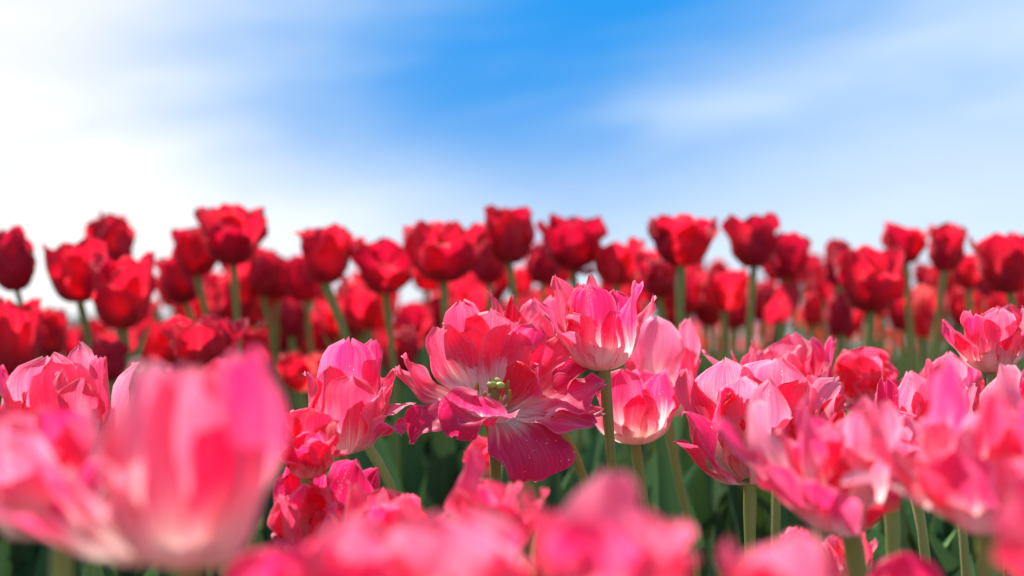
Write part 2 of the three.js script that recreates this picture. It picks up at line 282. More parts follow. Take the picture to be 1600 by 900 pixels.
// ------------------------------------------------------------------ the pink and coral double tulips of the near bed
const NEAR = 'pink and coral double tulips of the near bed';
tulip('pink_tulip', 'wide open ragged pink tulip showing its yellow green pistil, standing in sharp focus', { base: [769, 644], d: 0.80, axis: [0.12, 0.86, 0.5], stem: [776, 770], sdz: 0.004, heart: 0.74, full: 0 }, [
  [722, 474, -2.4, 78, 's', { a0: 25, a1: 105 }], [768, 486, -2.9, 92, 's', { a0: 25, a1: 100 }], [800, 506, -2.2, 78, 's', { a0: 25 }], [690, 512, -1.2, 84, 's', { a0: 20, a1: 95 }],
  [632, 556, 0.6, 52, 's', { a0: 5, a1: 75, tip: 1.5 }], [621, 572, 0.0, 46, 'p', { a0: 0, a1: 60, tip: 1.4 }], [636, 690, 2.2, 62, 'm', { a0: 25, a1: -70, tip: 1.3, cup: 0.5 }],
  [708, 682, 3.2, 82, 'm', { a0: 35, a1: -70, ruf: 0.18, cup: 0.6 }], [748, 618, 3.0, 112, 'h', { a0: -15, a1: 110, cup: 1.0 }], [838, 748, 2.4, 128, 'm', { label: 'broad magenta petal hanging down with a white throat', a0: 30, a1: -85, cup: 0.35, ruf: 0.12, blunt: 0.35, tip: 0.7, jag: 0.06 }],
  [925, 668, 1.6, 66, 'v', { a0: 15, a1: -10, cup: 0.5 }], [946, 600, 0.4, 92, 'v', { a0: 10, a1: 30, cup: 0.6 }], [878, 526, -0.8, 62, 's', { ruf: 0.2, a0: 20, a1: 80 }], [842, 572, 0.2, 62, 'v', { a0: 15, a1: 90 }],
  [816, 566, 0.1, 48, 'r', { a0: 25, a1: 150, cup: 1.1 }], [836, 508, -2.0, 66, 'h', {}], [912, 562, -1.6, 66, 'm', { ruf: 0.16 }], [940, 640, -0.4, 44, 'p', {}],
], NEAR);
tulip('pink_tulip', 'pink tulip with white bases and spread pointed petals rising above the open one', { base: [945, 578], full: 0, d: 0.815, axis: [-0.08, 1, 0.06], stem: [957, 742], leaves: 2 }, [
  [992, 440, 1.0, 82, 'v', { tip: 1.25, a0: 12 }], [918, 447, 1.5, 82, 'v', { a0: 12, tip: 1.2 }], [842, 474, 1.0, 60, 'h', { a0: 10, a1: 50, tip: 1.4 }], [868, 432, -2.0, 66, 's', {}], [905, 444, -1.4, 60, 's', {}],
  [922, 431, -2.2, 26, 's', {}], [888, 478, 0.0, 50, 'r', { a1: 110 }], [956, 486, 2.0, 34, 'h', { tip: 1.3 }], [1018, 462, -0.2, 44, 'p', { ruf: 0.2 }], [872, 520, 1.4, 56, 'p', { a0: 0, a1: 30 }], [895, 490, 1.2, 60, 'p', { a1: 60 }], [960, 455, -1.5, 60, 'h', {}],
], NEAR);
tulip('pink_tulip', 'coral tulip with curled petals tucked behind the open one', { base: [856, 632], d: 0.89, stem: [912, 742], r: 0.0036 }, [
  [765, 458, 0, 70, 's', { a0: 30 }], [800, 466, 0.6, 66, 'r', {}], [836, 470, 0.6, 60, 'p', {}], [742, 492, 0.8, 44, 'p', {}], [872, 462, -1, 60, 's', {}], [815, 500, 1.6, 74, 's', { a1: 110 }], [848, 520, 1.8, 60, 'h', {}], [890, 500, 0, 60, 's', {}],
], NEAR);
tulip('pink_tulip', 'cupped pink tulip with a cream base hanging between two green stems', { base: [993, 694], full: 0, d: 0.88, stem: [1014, 828] }, [
  [972, 576, 1.6, 84, 'h', { a0: 8, a1: 100 }], [1036, 580, 1.5, 72, 'h', { a0: 8, a1: 100 }], [1002, 618, 2.2, 56, 'h', { a0: 0, a1: 92 }], [1058, 600, 0.2, 50, 'h', { a0: 8, a1: 95 }], [922, 628, 0.6, 70, 'p', { a0: 5, a1: 85 }], [1000, 580, -1.6, 84, 'h', {}], [950, 585, -1.2, 70, 's', {}], [1040, 590, -1.4, 70, 's', {}],
], NEAR);
tulip('pink_tulip', 'pale pink tulip with a white throat half hidden behind the cupped one', { base: [1042, 652], full: 2, d: 0.98, stem: [1086, 870] }, [
  [1024, 497, 0.6, 88, 'w', { a0: 15 }], [1078, 500, 0.8, 48, 'p', { a0: 10, a1: 88 }], [972, 556, -0.4, 66, 's', {}], [1000, 520, -1.2, 70, 'p', {}], [1050, 530, -1.5, 70, 'h', {}], [1090, 560, -0.4, 44, 'h', {}],
], NEAR);
tulip('pink_tulip', 'large double pink tulip with broad pale petals and a folded dark magenta petal', { base: [1172, 752], full: 2, d: 0.76, axis: [0, 0.94, 0.3], stem: [1172, 862], leaves: 2 }, [
  [1130, 562, -2.2, 98, 'p', { a0: 30, a1: 100 }], [1214, 560, -2.2, 122, 'p', { a0: 30, a1: 100, cup: 0.6 }], [1072, 578, -0.6, 88, 's', { a0: 20, a1: 95 }], [1146, 616, 0.7, 62, 'r', { a1: 130, cup: 1.1 }], [1310, 594, -0.4, 78, 'w', { a0: 12, a1: 50 }],
  [1318, 622, 0.6, 52, 'r', { a0: 5, a1: 60 }], [1072, 648, 2.6, 84, 'm', { label: 'dark magenta folded petal', a0: 0, a1: 40, cup: 0.5 }], [1058, 690, 2.2, 52, 's', { a0: -8, a1: 40, cup: 1.0 }], [1255, 596, -1.4, 76, 's', {}], [1170, 590, -1.8, 80, 'h', {}], [1238, 650, 1.6, 36, 'p', { a1: 20 }], [1270, 640, 0.6, 66, 'r', {}], [1185, 640, 1.2, 50, 's', { a1: 115 }], [1120, 610, 0.6, 80, 'h', { a1: 70 }], [1290, 668, 1.8, 74, 'h', { a0: 0, a1: 25 }],
], NEAR);
tulip('pink_tulip', 'many petalled rose pink tulip crowded behind the large double one', { base: [1215, 690], full: 4, d: 0.94, stem: [1212, 852], sdz: -0.02 }, [
  [1182, 530, -0.2, 86, 'h', { a0: 20 }], [1238, 522, -1.4, 90, 'p', {}], [1268, 530, -1.2, 72, 'h', {}], [1236, 548, 1.0, 70, 'p', { a1: 110 }], [1222, 558, 0.2, 54, 'r', {}], [1304, 532, -0.6, 46, 'h', { tip: 1.5 }], [1292, 566, 0.8, 74, 'm', { a1: 60 }], [1142, 552, 0, 36, 'p', {}], [1100, 548, 0.6, 44, 'p', { a0: 10, a1: 40 }], [1205, 545, 0.4, 50, 'p', {}], [1265, 556, 0.4, 52, 's', {}], [1180, 550, -1.5, 60, 's', {}], [1250, 528, -2.4, 60, 'h', {}],
], NEAR);
tulip('pink_tulip', 'round coral double tulip like a peony beside the rose pink one', { base: [1346, 642], full: 4, d: 1.02, stem: [1402, 868], sdz: -0.04 }, [
  [1318, 548, -0.6, 66, 's', { a1: 110 }], [1352, 542, -1.2, 70, 's', { a1: 115 }], [1388, 562, -0.4, 66, 's', { a1: 110 }], [1340, 556, 1.2, 70, 'r', { a1: 120 }], [1370, 572, 1.4, 66, 's', { a1: 115 }], [1410, 590, 0.6, 56, 's', { a1: 50 }], [1290, 600, 0.8, 56, 'h', { a1: 50 }], [1306, 562, 0, 40, 's', {}], [1392, 606, 1.0, 60, 'p', { a1: 60 }], [1332, 632, 2.0, 50, 'm', { a1: 10 }], [1350, 565, 0.2, 50, 'r', { a1: 130 }], [1366, 550, -1.8, 60, 's', {}],
], NEAR);
tulip('pink_tulip', 'pale pink tulip with a narrow magenta bud petal at its edge', { base: [1428, 742], full: 2, d: 0.80, stem: [1446, 866], sdz: -0.02 }, [
  [1382, 592, 1.6, 46, 'm', { label: 'narrow magenta petal rolled like a bud', a1: 100, cup: 1.2 }], [1420, 582, -0.4, 86, 'p', { ruf: 0.14, blunt: 0.35, tip: 0.8 }], [1378, 575, -1.2, 34, 's', { tip: 1.5 }], [1336, 646, 1.0, 70, 'h', { a0: 5 }], [1528, 604, 0.2, 78, 'p', { a0: 10, a1: 70 }], [1460, 600, -1.6, 80, 'h', {}], [1500, 640, 1.4, 70, 'm', { a0: 5, a1: 60 }], [1400, 640, 1.8, 70, 's', {}], [1450, 625, 1.0, 60, 'p', {}], [1350, 690, 1.8, 70, 'p', { a0: 0, a1: 20 }], [1545, 660, 1.2, 70, 'h', { a0: 5, a1: 30 }],
], NEAR);
tulip('pink_tulip', 'hot pink tulip wedged between the large double one and the coral peony like one', { base: [1268, 712], d: 0.88, full: 3, stem: [1278, 868] }, [
  [1262, 588, 0, 78, 'h', {}], [1302, 602, 0.4, 66, 's', {}], [1236, 612, 0.8, 64, 'p', {}], [1318, 646, 1.0, 60, 'r', { a1: 60 }], [1280, 606, -1.4, 76, 's', {}], [1290, 650, 1.6, 62, 'p', {}],
], NEAR);
tulip('pink_tulip', 'ribbed rose pink tulip pressed low between the two big blurred open ones', { base: [1392, 772], d: 0.66, full: 3, stem: [1396, 890] }, [
  [1326, 652, 0.2, 86, 'p', { ruf: 0.16 }], [1370, 640, -0.8, 90, 'h', {}], [1420, 650, -0.4, 84, 'p', {}], [1350, 690, 1.4, 80, 'h', { ruf: 0.16 }], [1440, 680, 0.8, 70, 's', {}], [1400, 684, 1.6, 76, 'p', {}], [1306, 690, 0.8, 56, 's', { a1: 40 }],
], NEAR);
tulip('pink_tulip', 'rose pink tulip with white rimmed rounded petals behind the pale one', { base: [1490, 694], d: 0.92, stem: [1508, 872], sdz: -0.03 }, [
  [1448, 562, 0.2, 70, 'h', { a0: 15 }], [1512, 570, 0.4, 52, 'h', {}], [1482, 552, -0.8, 60, 'p', {}], [1536, 596, 0.4, 50, 's', {}], [1470, 575, 0.8, 66, 's', { a1: 110 }], [1500, 560, -1.8, 64, 's', {}], [1430, 590, -0.4, 50, 'p', {}],
], NEAR);
tulip('pink_tulip', 'star shaped bright pink tulip with pale streaked petals standing highest at the bed edge', { base: [1550, 582], full: 4, d: 0.86, stem: [1556, 720] }, [
  [1474, 500, 0.6, 40, 'h', { tip: 1.6, a0: 8, a1: 62 }], [1508, 486, -1.0, 48, 's', { tip: 1.3 }], [1526, 492, 1.0, 60, 'h', { a0: 8, a1: 80, tip: 1.2 }], [1562, 484, 1.2, 58, 'p', { a0: 5, a1: 95 }], [1602, 480, 0, 70, 'p', { tip: 1.2 }], [1626, 504, 0.4, 60, 'h', {}], [1578, 478, -1.6, 66, 's', {}], [1540, 496, -0.4, 50, 'r', {}], [1590, 512, 1.4, 50, 'm', {}], [1490, 520, 1.2, 34, 's', { a0: 5, a1: 40 }],
], NEAR);
tulip('pink_tulip', 'broad pale pink tulip with a long creased petal cut by the picture edge', { base: [1625, 745], d: 0.72, stem: [1640, 860] }, [
  [1566, 572, 0.2, 104, 'w', { a0: 15, a1: 90, cup: 0.6 }], [1640, 560, -0.5, 110, 'p', {}], [1506, 650, 1.6, 66, 'm', { a0: 5, a1: 20 }], [1558, 640, 1.0, 50, 'r', {}], [1600, 590, -1.6, 90, 'h', {}], [1610, 640, 2.0, 90, 'p', {}],
], NEAR);
tulip('pink_tulip', 'coral pink tulip with creased front petals and two drooping tips beside the open one', { base: [536, 708], full: 0, d: 0.79, axis: [0.03, 1, 0.12], stem: [537, 790] }, [
  [545, 530, -1.6, 92, 'h', { a0: 25, a1: 90 }], [586, 534, -2.0, 44, 'h', {}], [614, 580, -0.4, 46, 's', { a1: 85 }], [478, 584, 0.7, 84, 's', { a0: 6, a1: 74, cup: 0.6 }], [548, 590, 1.5, 84, 's', { a0: 2, a1: 88, cup: 0.6 }], [646, 634, 1.2, 58, 'p', { a0: 10, a1: -2, tip: 1.5, cup: 0.6 }], [634, 674, 2.0, 48, 'v', { a0: 5, a1: -25, ruf: 0.2 }], [458, 640, 1.6, 52, 'p', { a0: 5, a1: 20, ruf: 0.2 }], [596, 606, 0.9, 62, 'p', { a0: 4, a1: 70 }], [515, 575, -1.2, 66, 's', {}],
], NEAR);
tulip('pink_tulip', 'pink tulip bending away behind the creased coral one on a slanting stem', { base: [568, 686], d: 0.92, stem: [614, 768], sdz: -0.01 }, [
  [540, 575, 0, 60, 's', {}], [585, 590, 0.6, 60, 's', {}], [600, 610, 0, 50, 'h', {}], [556, 590, -1.2, 60, 'h', {}], [530, 600, 0.5, 50, 's', {}],
], NEAR);
tulip('pink_tulip', 'folded scarlet pink tulip squeezed between the blurred cup and the creased one', { base: [480, 745], full: 2, d: 0.72, axis: [0.15, 1, 0.3], stem: [470, 860] }, [
  [442, 646, 0.8, 78, 'r', { a0: 10, a1: 60, cup: 0.5 }], [530, 660, 0.4, 66, 'r', { a0: 10, a1: 30, cup: 0.5 }], [426, 700, 1.5, 60, 's', { a1: 20 }], [486, 640, -0.8, 78, 'r', { ruf: 0.18 }], [516, 692, 1.8, 56, 's', { a1: 5 }], [540, 712, 1.0, 40, 'h', { a1: -10 }], [464, 706, 2.2, 60, 'm', { a1: 10, ruf: 0.2 }],
], NEAR);
tulip('pink_tulip', 'shrivelled magenta double tulip sunk low under the creased coral one', { base: [492, 880], full: 4, d: 0.71, axis: [0, 0.9, 0.45], leaves: 1 }, [
  [470, 700, -1.0, 60, 'm', { ruf: 0.2 }], [556, 722, -1.4, 84, 'm', {}], [486, 752, 0.8, 62, 'r', { ruf: 0.2 }], [440, 776, 1.2, 62, 's', { a1: 130 }], [590, 732, -2.0, 52, 'm', {}], [428, 838, 1.8, 60, 'm', { a1: 10, ruf: 0.2 }], [512, 762, 0.2, 52, 's', {}], [455, 735, -1.0, 70, 'm', {}], [500, 800, 1.8, 52, 'r', { a1: 130 }], [540, 790, 1.0, 60, 'h', {}], [450, 810, 2.2, 40, 'h', {}],
], NEAR);
tulip('pink_tulip', 'crimson pink tulip with two broad rounded petals below the slanting stem', { base: [606, 905], d: 0.64, leaves: 1 }, [
  [548, 756, 0.4, 100, 's', { a0: 15, a1: 100 }], [630, 774, 0.6, 104, 's', { a0: 15, a1: 100 }], [590, 790, 1.8, 80, 'h', {}], [700, 792, 0.2, 54, 'm', { a1: 50, tip: 1.4 }], [520, 800, 0.6, 60, 'r', {}], [600, 765, -1.6, 90, 's', {}], [660, 800, 1.2, 60, 'r', {}],
], NEAR);
tulip('pink_tulip', 'salmon pink tulip with a shadowed broad petal half sunk behind the blurred cup', { base: [88, 742], full: 2, d: 0.75, axis: [0, 1, 0.1], stem: [95, 890] }, [
  [78, 556, -0.8, 130, 'p', { a0: 25, a1: 95, cup: 0.6 }], [124, 538, -2.0, 56, 'p', { ruf: 0.2 }], [160, 558, -0.8, 60, 's', { a0: 15, a1: 95 }], [214, 570, 0.8, 46, 'p', { a0: 8, a1: 60, tip: 1.3 }], [2, 575, 0.2, 80, 'h', { a0: 10, a1: 80 }], [38, 612, 1.0, 50, 'r', {}], [100, 580, 0.4, 90, 's', { a1: 105 }], [30, 590, -1.8, 90, 'h', {}], [-30, 640, 1.0, 70, 'p', {}],
], NEAR);
tulip('pink_tulip', 'coral tulip of which only small rounded tips show above the blurred cup', { base: [335, 720], d: 0.58, leaves: 1 }, [
  [268, 572, 0.2, 40, 'p', {}], [345, 562, 0.4, 76, 's', {}], [300, 588, 0.8, 60, 's', {}], [380, 580, 0.2, 60, 's', {}], [330, 580, -1.4, 70, 'h', {}],
], NEAR);
tulip('pink_tulip', 'coral tulip mostly hidden behind the green stem of the open ragged one', { base: [760, 745], d: 0.98, stem: [762, 800] }, [
  [742, 676, 0.4, 44, 's', {}], [772, 690, 0.8, 46, 's', {}], [730, 712, 1.0, 44, 's', { a1: 20 }], [758, 684, -0.8, 46, 'r', {}], [785, 700, 0.2, 40, 's', {}],
], NEAR);
for (const [bx, by, label, list] of [
  [1240, 905, 'small fringed coral tulip growing low under the blurred pink flower beside a stem', [[1222, 834, 0.5, 32], [1244, 826, 0.8, 34], [1262, 832, 0.3, 30], [1232, 828, -0.6, 34], [1254, 829, -0.8, 32], [1212, 846, 0, 26], [1274, 842, 0, 26]]],
  [1330, 915, 'fringed coral bud low in the shade crossed by a thick green stem', [[1300, 838, 0.4, 36], [1326, 836, 0.9, 38], [1350, 836, 0.8, 36], [1366, 842, 0.1, 32], [1314, 834, -0.8, 36], [1342, 833, -0.9, 36], [1290, 850, 0, 30]]],
]) tulip('coral_tulip', label, { base: [bx, by], d: 0.98, leaves: 1, leafScale: 0.7 }, list.map(([x, y, z, w], i) => [x, y, z, w, i % 3 ? 's' : 'p', { blunt: 0.4, tip: 0.7, jag: 0.09, ruf: 0.15 }]), 'low fringed coral tulips');

// ------------------------------------------------------------------ the nearest flowers, far out of focus
const FRONT = 'nearest tulips blurred in front of the lens';
tulip('pink_tulip', 'huge blurred pale pink cup tulip standing closest to the viewer with one taller petal', { base: [288, 884], full: 0, d: 0.38, leaves: 1, leafScale: 0.7, stem: [292, 1000] }, [
  [214, 576, 1.2, 168, 'w', { a0: 4, a1: 74, cup: 0.6 }], [302, 580, 1.5, 150, 'p', { a0: 2, a1: 84, cup: 0.7, tip: 1.2 }], [404, 548, 0.9, 150, 'h', { a0: -6, a1: 92, cup: 0.8, tip: 0.6, blunt: 0.45, vm: 0.68 }], [122, 636, 0.8, 140, 'w', { a0: 2, a1: 50, cup: 0.5 }], [10, 690, 0.9, 120, 'h', { a0: 0, a1: 30, cup: 0.5 }], [-40, 786, 1.1, 105, 'h', { a0: -2, a1: 14, cup: 0.5 }], [96, 742, 1.5, 130, 'w', { a0: 0, a1: 28, cup: 0.6 }], [160, 690, 0.4, 130, 'h', { a0: 2, a1: 50 }],
  [330, 585, -1.4, 140, 's', {}], [250, 600, -1.6, 140, 'h', {}], [376, 560, -0.9, 84, 's', {}], [350, 660, 1.5, 104, 'h', { a0: 0, a1: 92 }], [180, 640, -0.6, 110, 's', {}],
], FRONT);
tulip('pink_tulip', 'blurred wide open hot pink tulip pressed against the huge pale cup', { base: [96, 838], d: 0.45, axis: [-0.3, 1, 0.35], leaves: 1, leafScale: 0.7, stem: [95, 960] }, [
  [-40, 640, 0, 130, 's', {}], [66, 640, -1.2, 130, 'h', {}], [-90, 740, 0.8, 110, 'h', { a1: 40 }], [10, 700, 1.4, 120, 's', { a1: 80 }], [110, 660, -0.4, 100, 's', {}], [30, 690, 0.6, 90, 's', { a1: 120 }], [-20, 700, 1.2, 80, 'p', {}], [140, 720, 1.4, 120, 'h', { a0: 10 }],
], FRONT);
tulip('pink_tulip', 'blurred open pink tulip with sweeping petals on a thick stem above the fringed buds', { base: [1328, 824], full: 3, d: 0.56, axis: [0, 0.96, 0.26], leaves: 1, leafScale: 0.7, stem: [1350, 930], r: 0.004 }, [
  [1122, 668, 0.8, 84, 'h', { a0: 10, a1: 35, cup: 0.6 }], [1174, 632, -0.6, 108, 'w', { a0: 15, a1: 75 }], [1218, 672, 0.2, 60, 'p', {}], [1254, 650, -1.2, 90, 'h', {}], [1292, 662, -0.4, 70, 's', { a1: 100 }], [1346, 652, -1.8, 90, 'p', {}], [1190, 728, 2.4, 120, 'h', { a0: -5, a1: 40, cup: 0.6 }], [1404, 792, 1.6, 86, 'r', { a0: -5, a1: 20 }], [1390, 700, -0.2, 80, 's', {}], [1280, 752, 2.6, 110, 'h', { a0: -12, a1: 85, cup: 0.7 }], [1320, 720, 0.8, 60, 'r', { a1: 115 }],
], FRONT);
tulip('pink_tulip', 'blurred pink tulip with one tall strap petal and a white fold sweeping over its neighbour', { base: [1540, 826], full: 3, d: 0.50, axis: [0, 0.96, 0.28], leaves: 1, leafScale: 0.7, stem: [1550, 960] }, [
  [1476, 566, -0.6, 78, 'h', { label: 'tall upright strap petal', a0: 30, a1: 92, cup: 0.5, tip: 0.7 }], [1342, 642, 0.2, 86, 's', { a0: 15, a1: 55 }], [1318, 760, 1.8, 60, 'w', { label: 'sweeping petal with a white fold', a0: 25, a1: -15, cup: 0.4 }], [1614, 672, -0.2, 110, 's', {}], [1498, 708, 2.2, 120, 'h', { a0: 0, a1: 90 }], [1560, 640, -1.6, 110, 'p', {}], [1440, 660, -1.0, 100, 'p', {}], [1600, 720, 2.0, 110, 'p', { a0: 0 }], [1400, 700, 1.2, 80, 's', { a1: 40 }],
], FRONT);
tulip('pink_tulip', 'blurred coral tulip corner of which one round petal fills the lower picture edge', { base: [1690, 980], d: 0.33, leaves: 0 }, [
  [1596, 740, 0.2, 140, 'h', {}], [1660, 690, -0.8, 150, 's', {}], [1600, 830, 1.4, 130, 's', {}], [1720, 720, 0, 150, 'h', {}], [1680, 800, 1.6, 150, 'h', {}],
], FRONT);
tulip('pink_tulip', 'softly blurred coral tulip with a notched upright petal in front of the ragged one', { base: [772, 872], d: 0.58, leaves: 1, leafScale: 0.8 }, [
  [734, 702, 0.6, 58, 'h', { ruf: 0.2, tip: 1.2 }], [712, 764, 1.0, 70, 's', {}], [802, 756, 0.2, 92, 's', {}], [850, 762, 0, 74, 's', {}], [770, 790, 1.4, 84, 'h', {}], [760, 750, -1.2, 80, 's', {}], [830, 800, 1.2, 80, 's', {}],
], FRONT);
tulip('pink_tulip', 'blurred salmon tulip with a round topped petal rising before the dark leaves', { base: [970, 1010], d: 0.365, leaves: 0 }, [
  [950, 740, 0.2, 165, 'p', { blunt: 0.4, tip: 0.8 }], [1056, 816, 0.9, 150, 'p', {}], [872, 800, 0.4, 110, 'h', {}], [826, 768, -1.2, 100, 's', {}], [930, 810, 1.4, 150, 'h', { a1: 100 }], [1010, 800, -1.4, 130, 'h', {}], [1090, 870, 0, 110, 'p', {}],
], FRONT);
tulip('pink_tulip', 'blurred coral pink tulip spreading a wide flat petal along the bottom edge', { base: [720, 1030], d: 0.375, leaves: 0 }, [
  [690, 806, 1.0, 200, 'p', { cup: 0.6 }], [610, 830, 0.2, 120, 'p', {}], [790, 830, 0.4, 130, 'h', {}], [650, 800, -1.4, 130, 's', {}], [740, 800, -1.2, 140, 'p', {}], [830, 880, 1.0, 110, 'p', {}],
], FRONT);
tulip('pink_tulip', 'blurred pale rose tulip wedged low between the crimson one and the bottom edge', { base: [540, 1040], d: 0.37, leaves: 0 }, [
  [552, 806, 0.8, 120, 'p', {}], [470, 850, 0.6, 130, 'h', {}], [616, 856, 0.4, 110, 'p', {}], [520, 830, -1.0, 120, 's', {}], [560, 880, 1.6, 130, 'h', {}],
], FRONT);
tulip('pink_tulip', 'blurred hot pink tulip with a pale tip low beneath the huge cup', { base: [410, 1040], d: 0.39, leaves: 0 }, [
  [420, 858, 0.8, 120, 'h', {}], [370, 880, 0.2, 100, 'm', {}], [470, 880, 0.4, 100, 'h', {}], [400, 870, -1, 100, 'm', {}],
], FRONT);
tulip('pink_tulip', 'blurred pink tulip with a single round tip before the dark gap under the stems', { base: [1200, 1030], d: 0.34, leaves: 0 }, [
  [1138, 842, 0.2, 64, 'h', { tip: 0.8 }], [1238, 838, 0.8, 150, 'p', {}], [1200, 866, 0.4, 120, 'h', {}], [1270, 850, -1, 120, 's', {}], [1170, 880, 1.2, 100, 's', {}],
], FRONT);
tulip('pink_tulip', 'blurred magenta petal top of a tulip below the fringed coral bud', { base: [1424, 990], d: 0.48, leaves: 0 }, [
  [1416, 866, 0.8, 110, 'm', { cup: 0.7 }], [1370, 890, 0, 80, 'm', {}], [1465, 890, 0, 80, 'm', {}], [1425, 880, -1.2, 90, 'h', {}],
], FRONT);

// ------------------------------------------------------------------ the taller red tulips behind: six petals or more, shaped by kind
// kind: [tip radius share of width, start angle, end angle, petal width share, cup]
const KINDS = { egg: [0.17, 2, 118, 0.86, 1.25], goblet: [0.43, 0, 88, 0.74, 1.1], flare: [0.52, 2, 68, 0.68, 1.0], bowl: [0.51, -6, 80, 0.70, 0.95] };
const REDS = 'tall red tulips of the front row';
let redSeed = 900;
function redTulip(name, label, s, group) {
  const r = rng(redSeed++), [cx, yt, yb, w, d] = s.at, px = d / FPX, H = (yb - yt) * px, W = w * px * 1.04;
  const O = at(cx + (s.lean ?? 0) * -0.4 * (yb - yt), yb, d), axis = V(s.lean ?? 0, 1, s.nod ?? (r() - 0.4) * 0.25).normalize();
  const Q = s.stem ? at(s.stem[0], s.stem[1], d) : at(cx + (r() - 0.5) * 20, yb + 90, d), path = stemPath(O, Q);
  const o = thing(name, label, 'tulip', path.foot, group), lo = O.clone().sub(o.position);
  addStem(o, path, (s.thick ?? 0.0048) * 0.8, (s.thick ?? 0.0048) * 0.68);
  const [tr, a0, a1, pw, cup] = KINDS[s.kind], phi0 = s.turn ?? r() * 6.28, q = new THREE.Quaternion().setFromUnitVectors(V(0, 1, 0), axis);
  const add = (phi, rad, h, width, tone, opt) => {
    const T = V(Math.cos(phi) * rad, h, Math.sin(phi) * rad).applyQuaternion(q).add(lo);
    part('petal', petalGeometry(lo, axis, T, width, { nu: 8, nv: 12, cup, a0, a1, dir: V(Math.cos(phi), 0, Math.sin(phi)).applyQuaternion(q), r0: 0.003, tw: (r() - 0.5) * 10, jag: 0.03, ...opt }, redSeed * 50 + Math.floor(r() * 1e4)), MATS[tone === 'R' && r() < 0.3 ? 'Q' : tone][r() < 0.5 ? 0 : 1], o);
  };
  const tone = s.tone ?? 'R', inner = s.inner ?? tone;
  for (let k = 0; k < 3; k++) {   // inner whorl
    const phi = phi0 + Math.PI / 3 + k * 2.094 + (r() - 0.5) * 0.2;
    add(phi, W * tr * (0.8 + 0.2 * r()), H * (0.88 + 0.15 * r()), W * pw * 0.92, inner, { a1: a1 + 4, tip: s.kind === 'egg' ? 1.1 : 0.7 + 0.6 * r(), ruf: 0.14 });
  }
  const extra = s.double ?? (s.kind === 'egg' ? 0 : 2);
  for (let k = 0; k < extra; k++) add(r() * 6.28, W * tr * (0.35 + 0.5 * r()), H * (0.82 + 0.2 * r()), W * 0.5, r() < 0.5 ? tone : inner, { ruf: 0.2, a1: 100, tip: 1.1, jag: 0.05 });
  for (let k = 0; k < 3; k++) {   // outer whorl
    const phi = phi0 + k * 2.094 + (r() - 0.5) * 0.2, front = Math.sin(phi) > 0.6;
    const dip = front && s.dip ? s.dip : 0;
    add(phi, W * tr * (1.05 + 0.08 * r()) * (dip ? 1.12 : 1), H * (dip ? 1 - dip : 0.92 + 0.1 * r()), W * pw, tone, { tip: s.point ?? 0.95, a1: (dip ? a1 - 25 : a1 + (s.flick ?? 0) * (r() < 0.5 ? -1 : 0.2)) });
  }
  if (s.hang) { const T = at(s.hang[0], s.hang[1], d - 0.02).sub(o.position); part('petal', petalGeometry(lo, axis, T, s.hang[2] * px, { nu: 8, nv: 12, a0: -35, a1: -88, dir: V(0.2, 0, 1), cup: 0.5, tw: 0 }, redSeed), MATS[s.hang[3] ?? 'Q'][0], o); }
  addLeaves(o, 2, 1.15, redSeed);
  return o;
}
const red = (label, kind, box, stem, o = {}) => redTulip('red_tulip', label, { kind, at: box, stem, ...o }, REDS);
red('closed egg shaped dark red tulip on a thin leaning stem', 'egg', [22, 356, 455, 72, 1.5], [58, 560], { lean: -0.12, thick: 0.0034, turn: 0.4 });
red('goblet red tulip with one petal tip pointing sideways like a beak', 'goblet', [121, 370, 473, 92, 1.5], [140, 540], { lean: -0.1, flick: 55, double: 2, inner: 'Q' });
red('smooth rounded red tulip standing behind the beaked goblet', 'egg', [174, 334, 425, 84, 1.8], [190, 560], { tone: 'R', turn: 1.6 });
red('red tulip opening its front to show a glowing orange red inside', 'bowl', [191, 393, 513, 94, 1.46], [200, 568], { dip: 0.38, inner: 'Q', turn: 1.5, thick: 0.0058 });
red('dark red tulip leaning in front of the ragged topped double', 'goblet', [308, 352, 432, 84, 1.62], [325, 505], { flick: 40, inner: 'Q' });
red('tallest red double tulip with a ragged frilled top', 'bowl', [365, 320, 413, 94, 1.55], [371, 505], { double: 6, inner: 'Q', dip: 0.28, turn: 1.5, nod: 0.2 });
red('dusky red tulip half behind the leaning one with bare sky on its far side', 'goblet', [285, 396, 474, 70, 1.75], [306, 520], { lean: -0.2 });
red('small closed red tulip hung between the ragged double and the smooth goblet', 'egg', [414, 390, 463, 58, 1.85], [426, 530], { lean: 0.12 });
red('dark narrow red tulip overlapped by the smooth goblet', 'goblet', [474, 402, 472, 64, 1.85], [488, 570], { lean: -0.15 });
red('smooth upright red goblet tulip with a straight cut top on a thick slanting stem', 'goblet', [508, 355, 444, 86, 1.52], [543, 535], { thick: 0.0062, point: 0.7, flick: 30 });
red('red tulip with fanned back petals above one low dark front petal', 'bowl', [602, 375, 459, 90, 1.55], [614, 560], { dip: 0.42, turn: 1.5, double: 3 });
red('bright red cup with a pale shining rim under the fanned tulip', 'bowl', [575, 428, 516, 84, 1.75], [588, 580], { dip: 0.3, inner: 'Q', tone: 'Q', turn: 1.9 });
red('wide red bowl tulip with glowing orange back petals above a dark front lip', 'bowl', [694, 347, 441, 112, 1.52], [696, 520], { dip: 0.34, inner: 'Q', turn: 1.4, double: 4 });
red('very dark red goblet tulip with a jagged crown', 'goblet', [796, 325, 412, 82, 1.55], [804, 470], { double: 4, flick: 25 });
red('red tulip hidden behind the dark jagged goblet', 'egg', [764, 368, 445, 66, 1.9], [770, 560]);
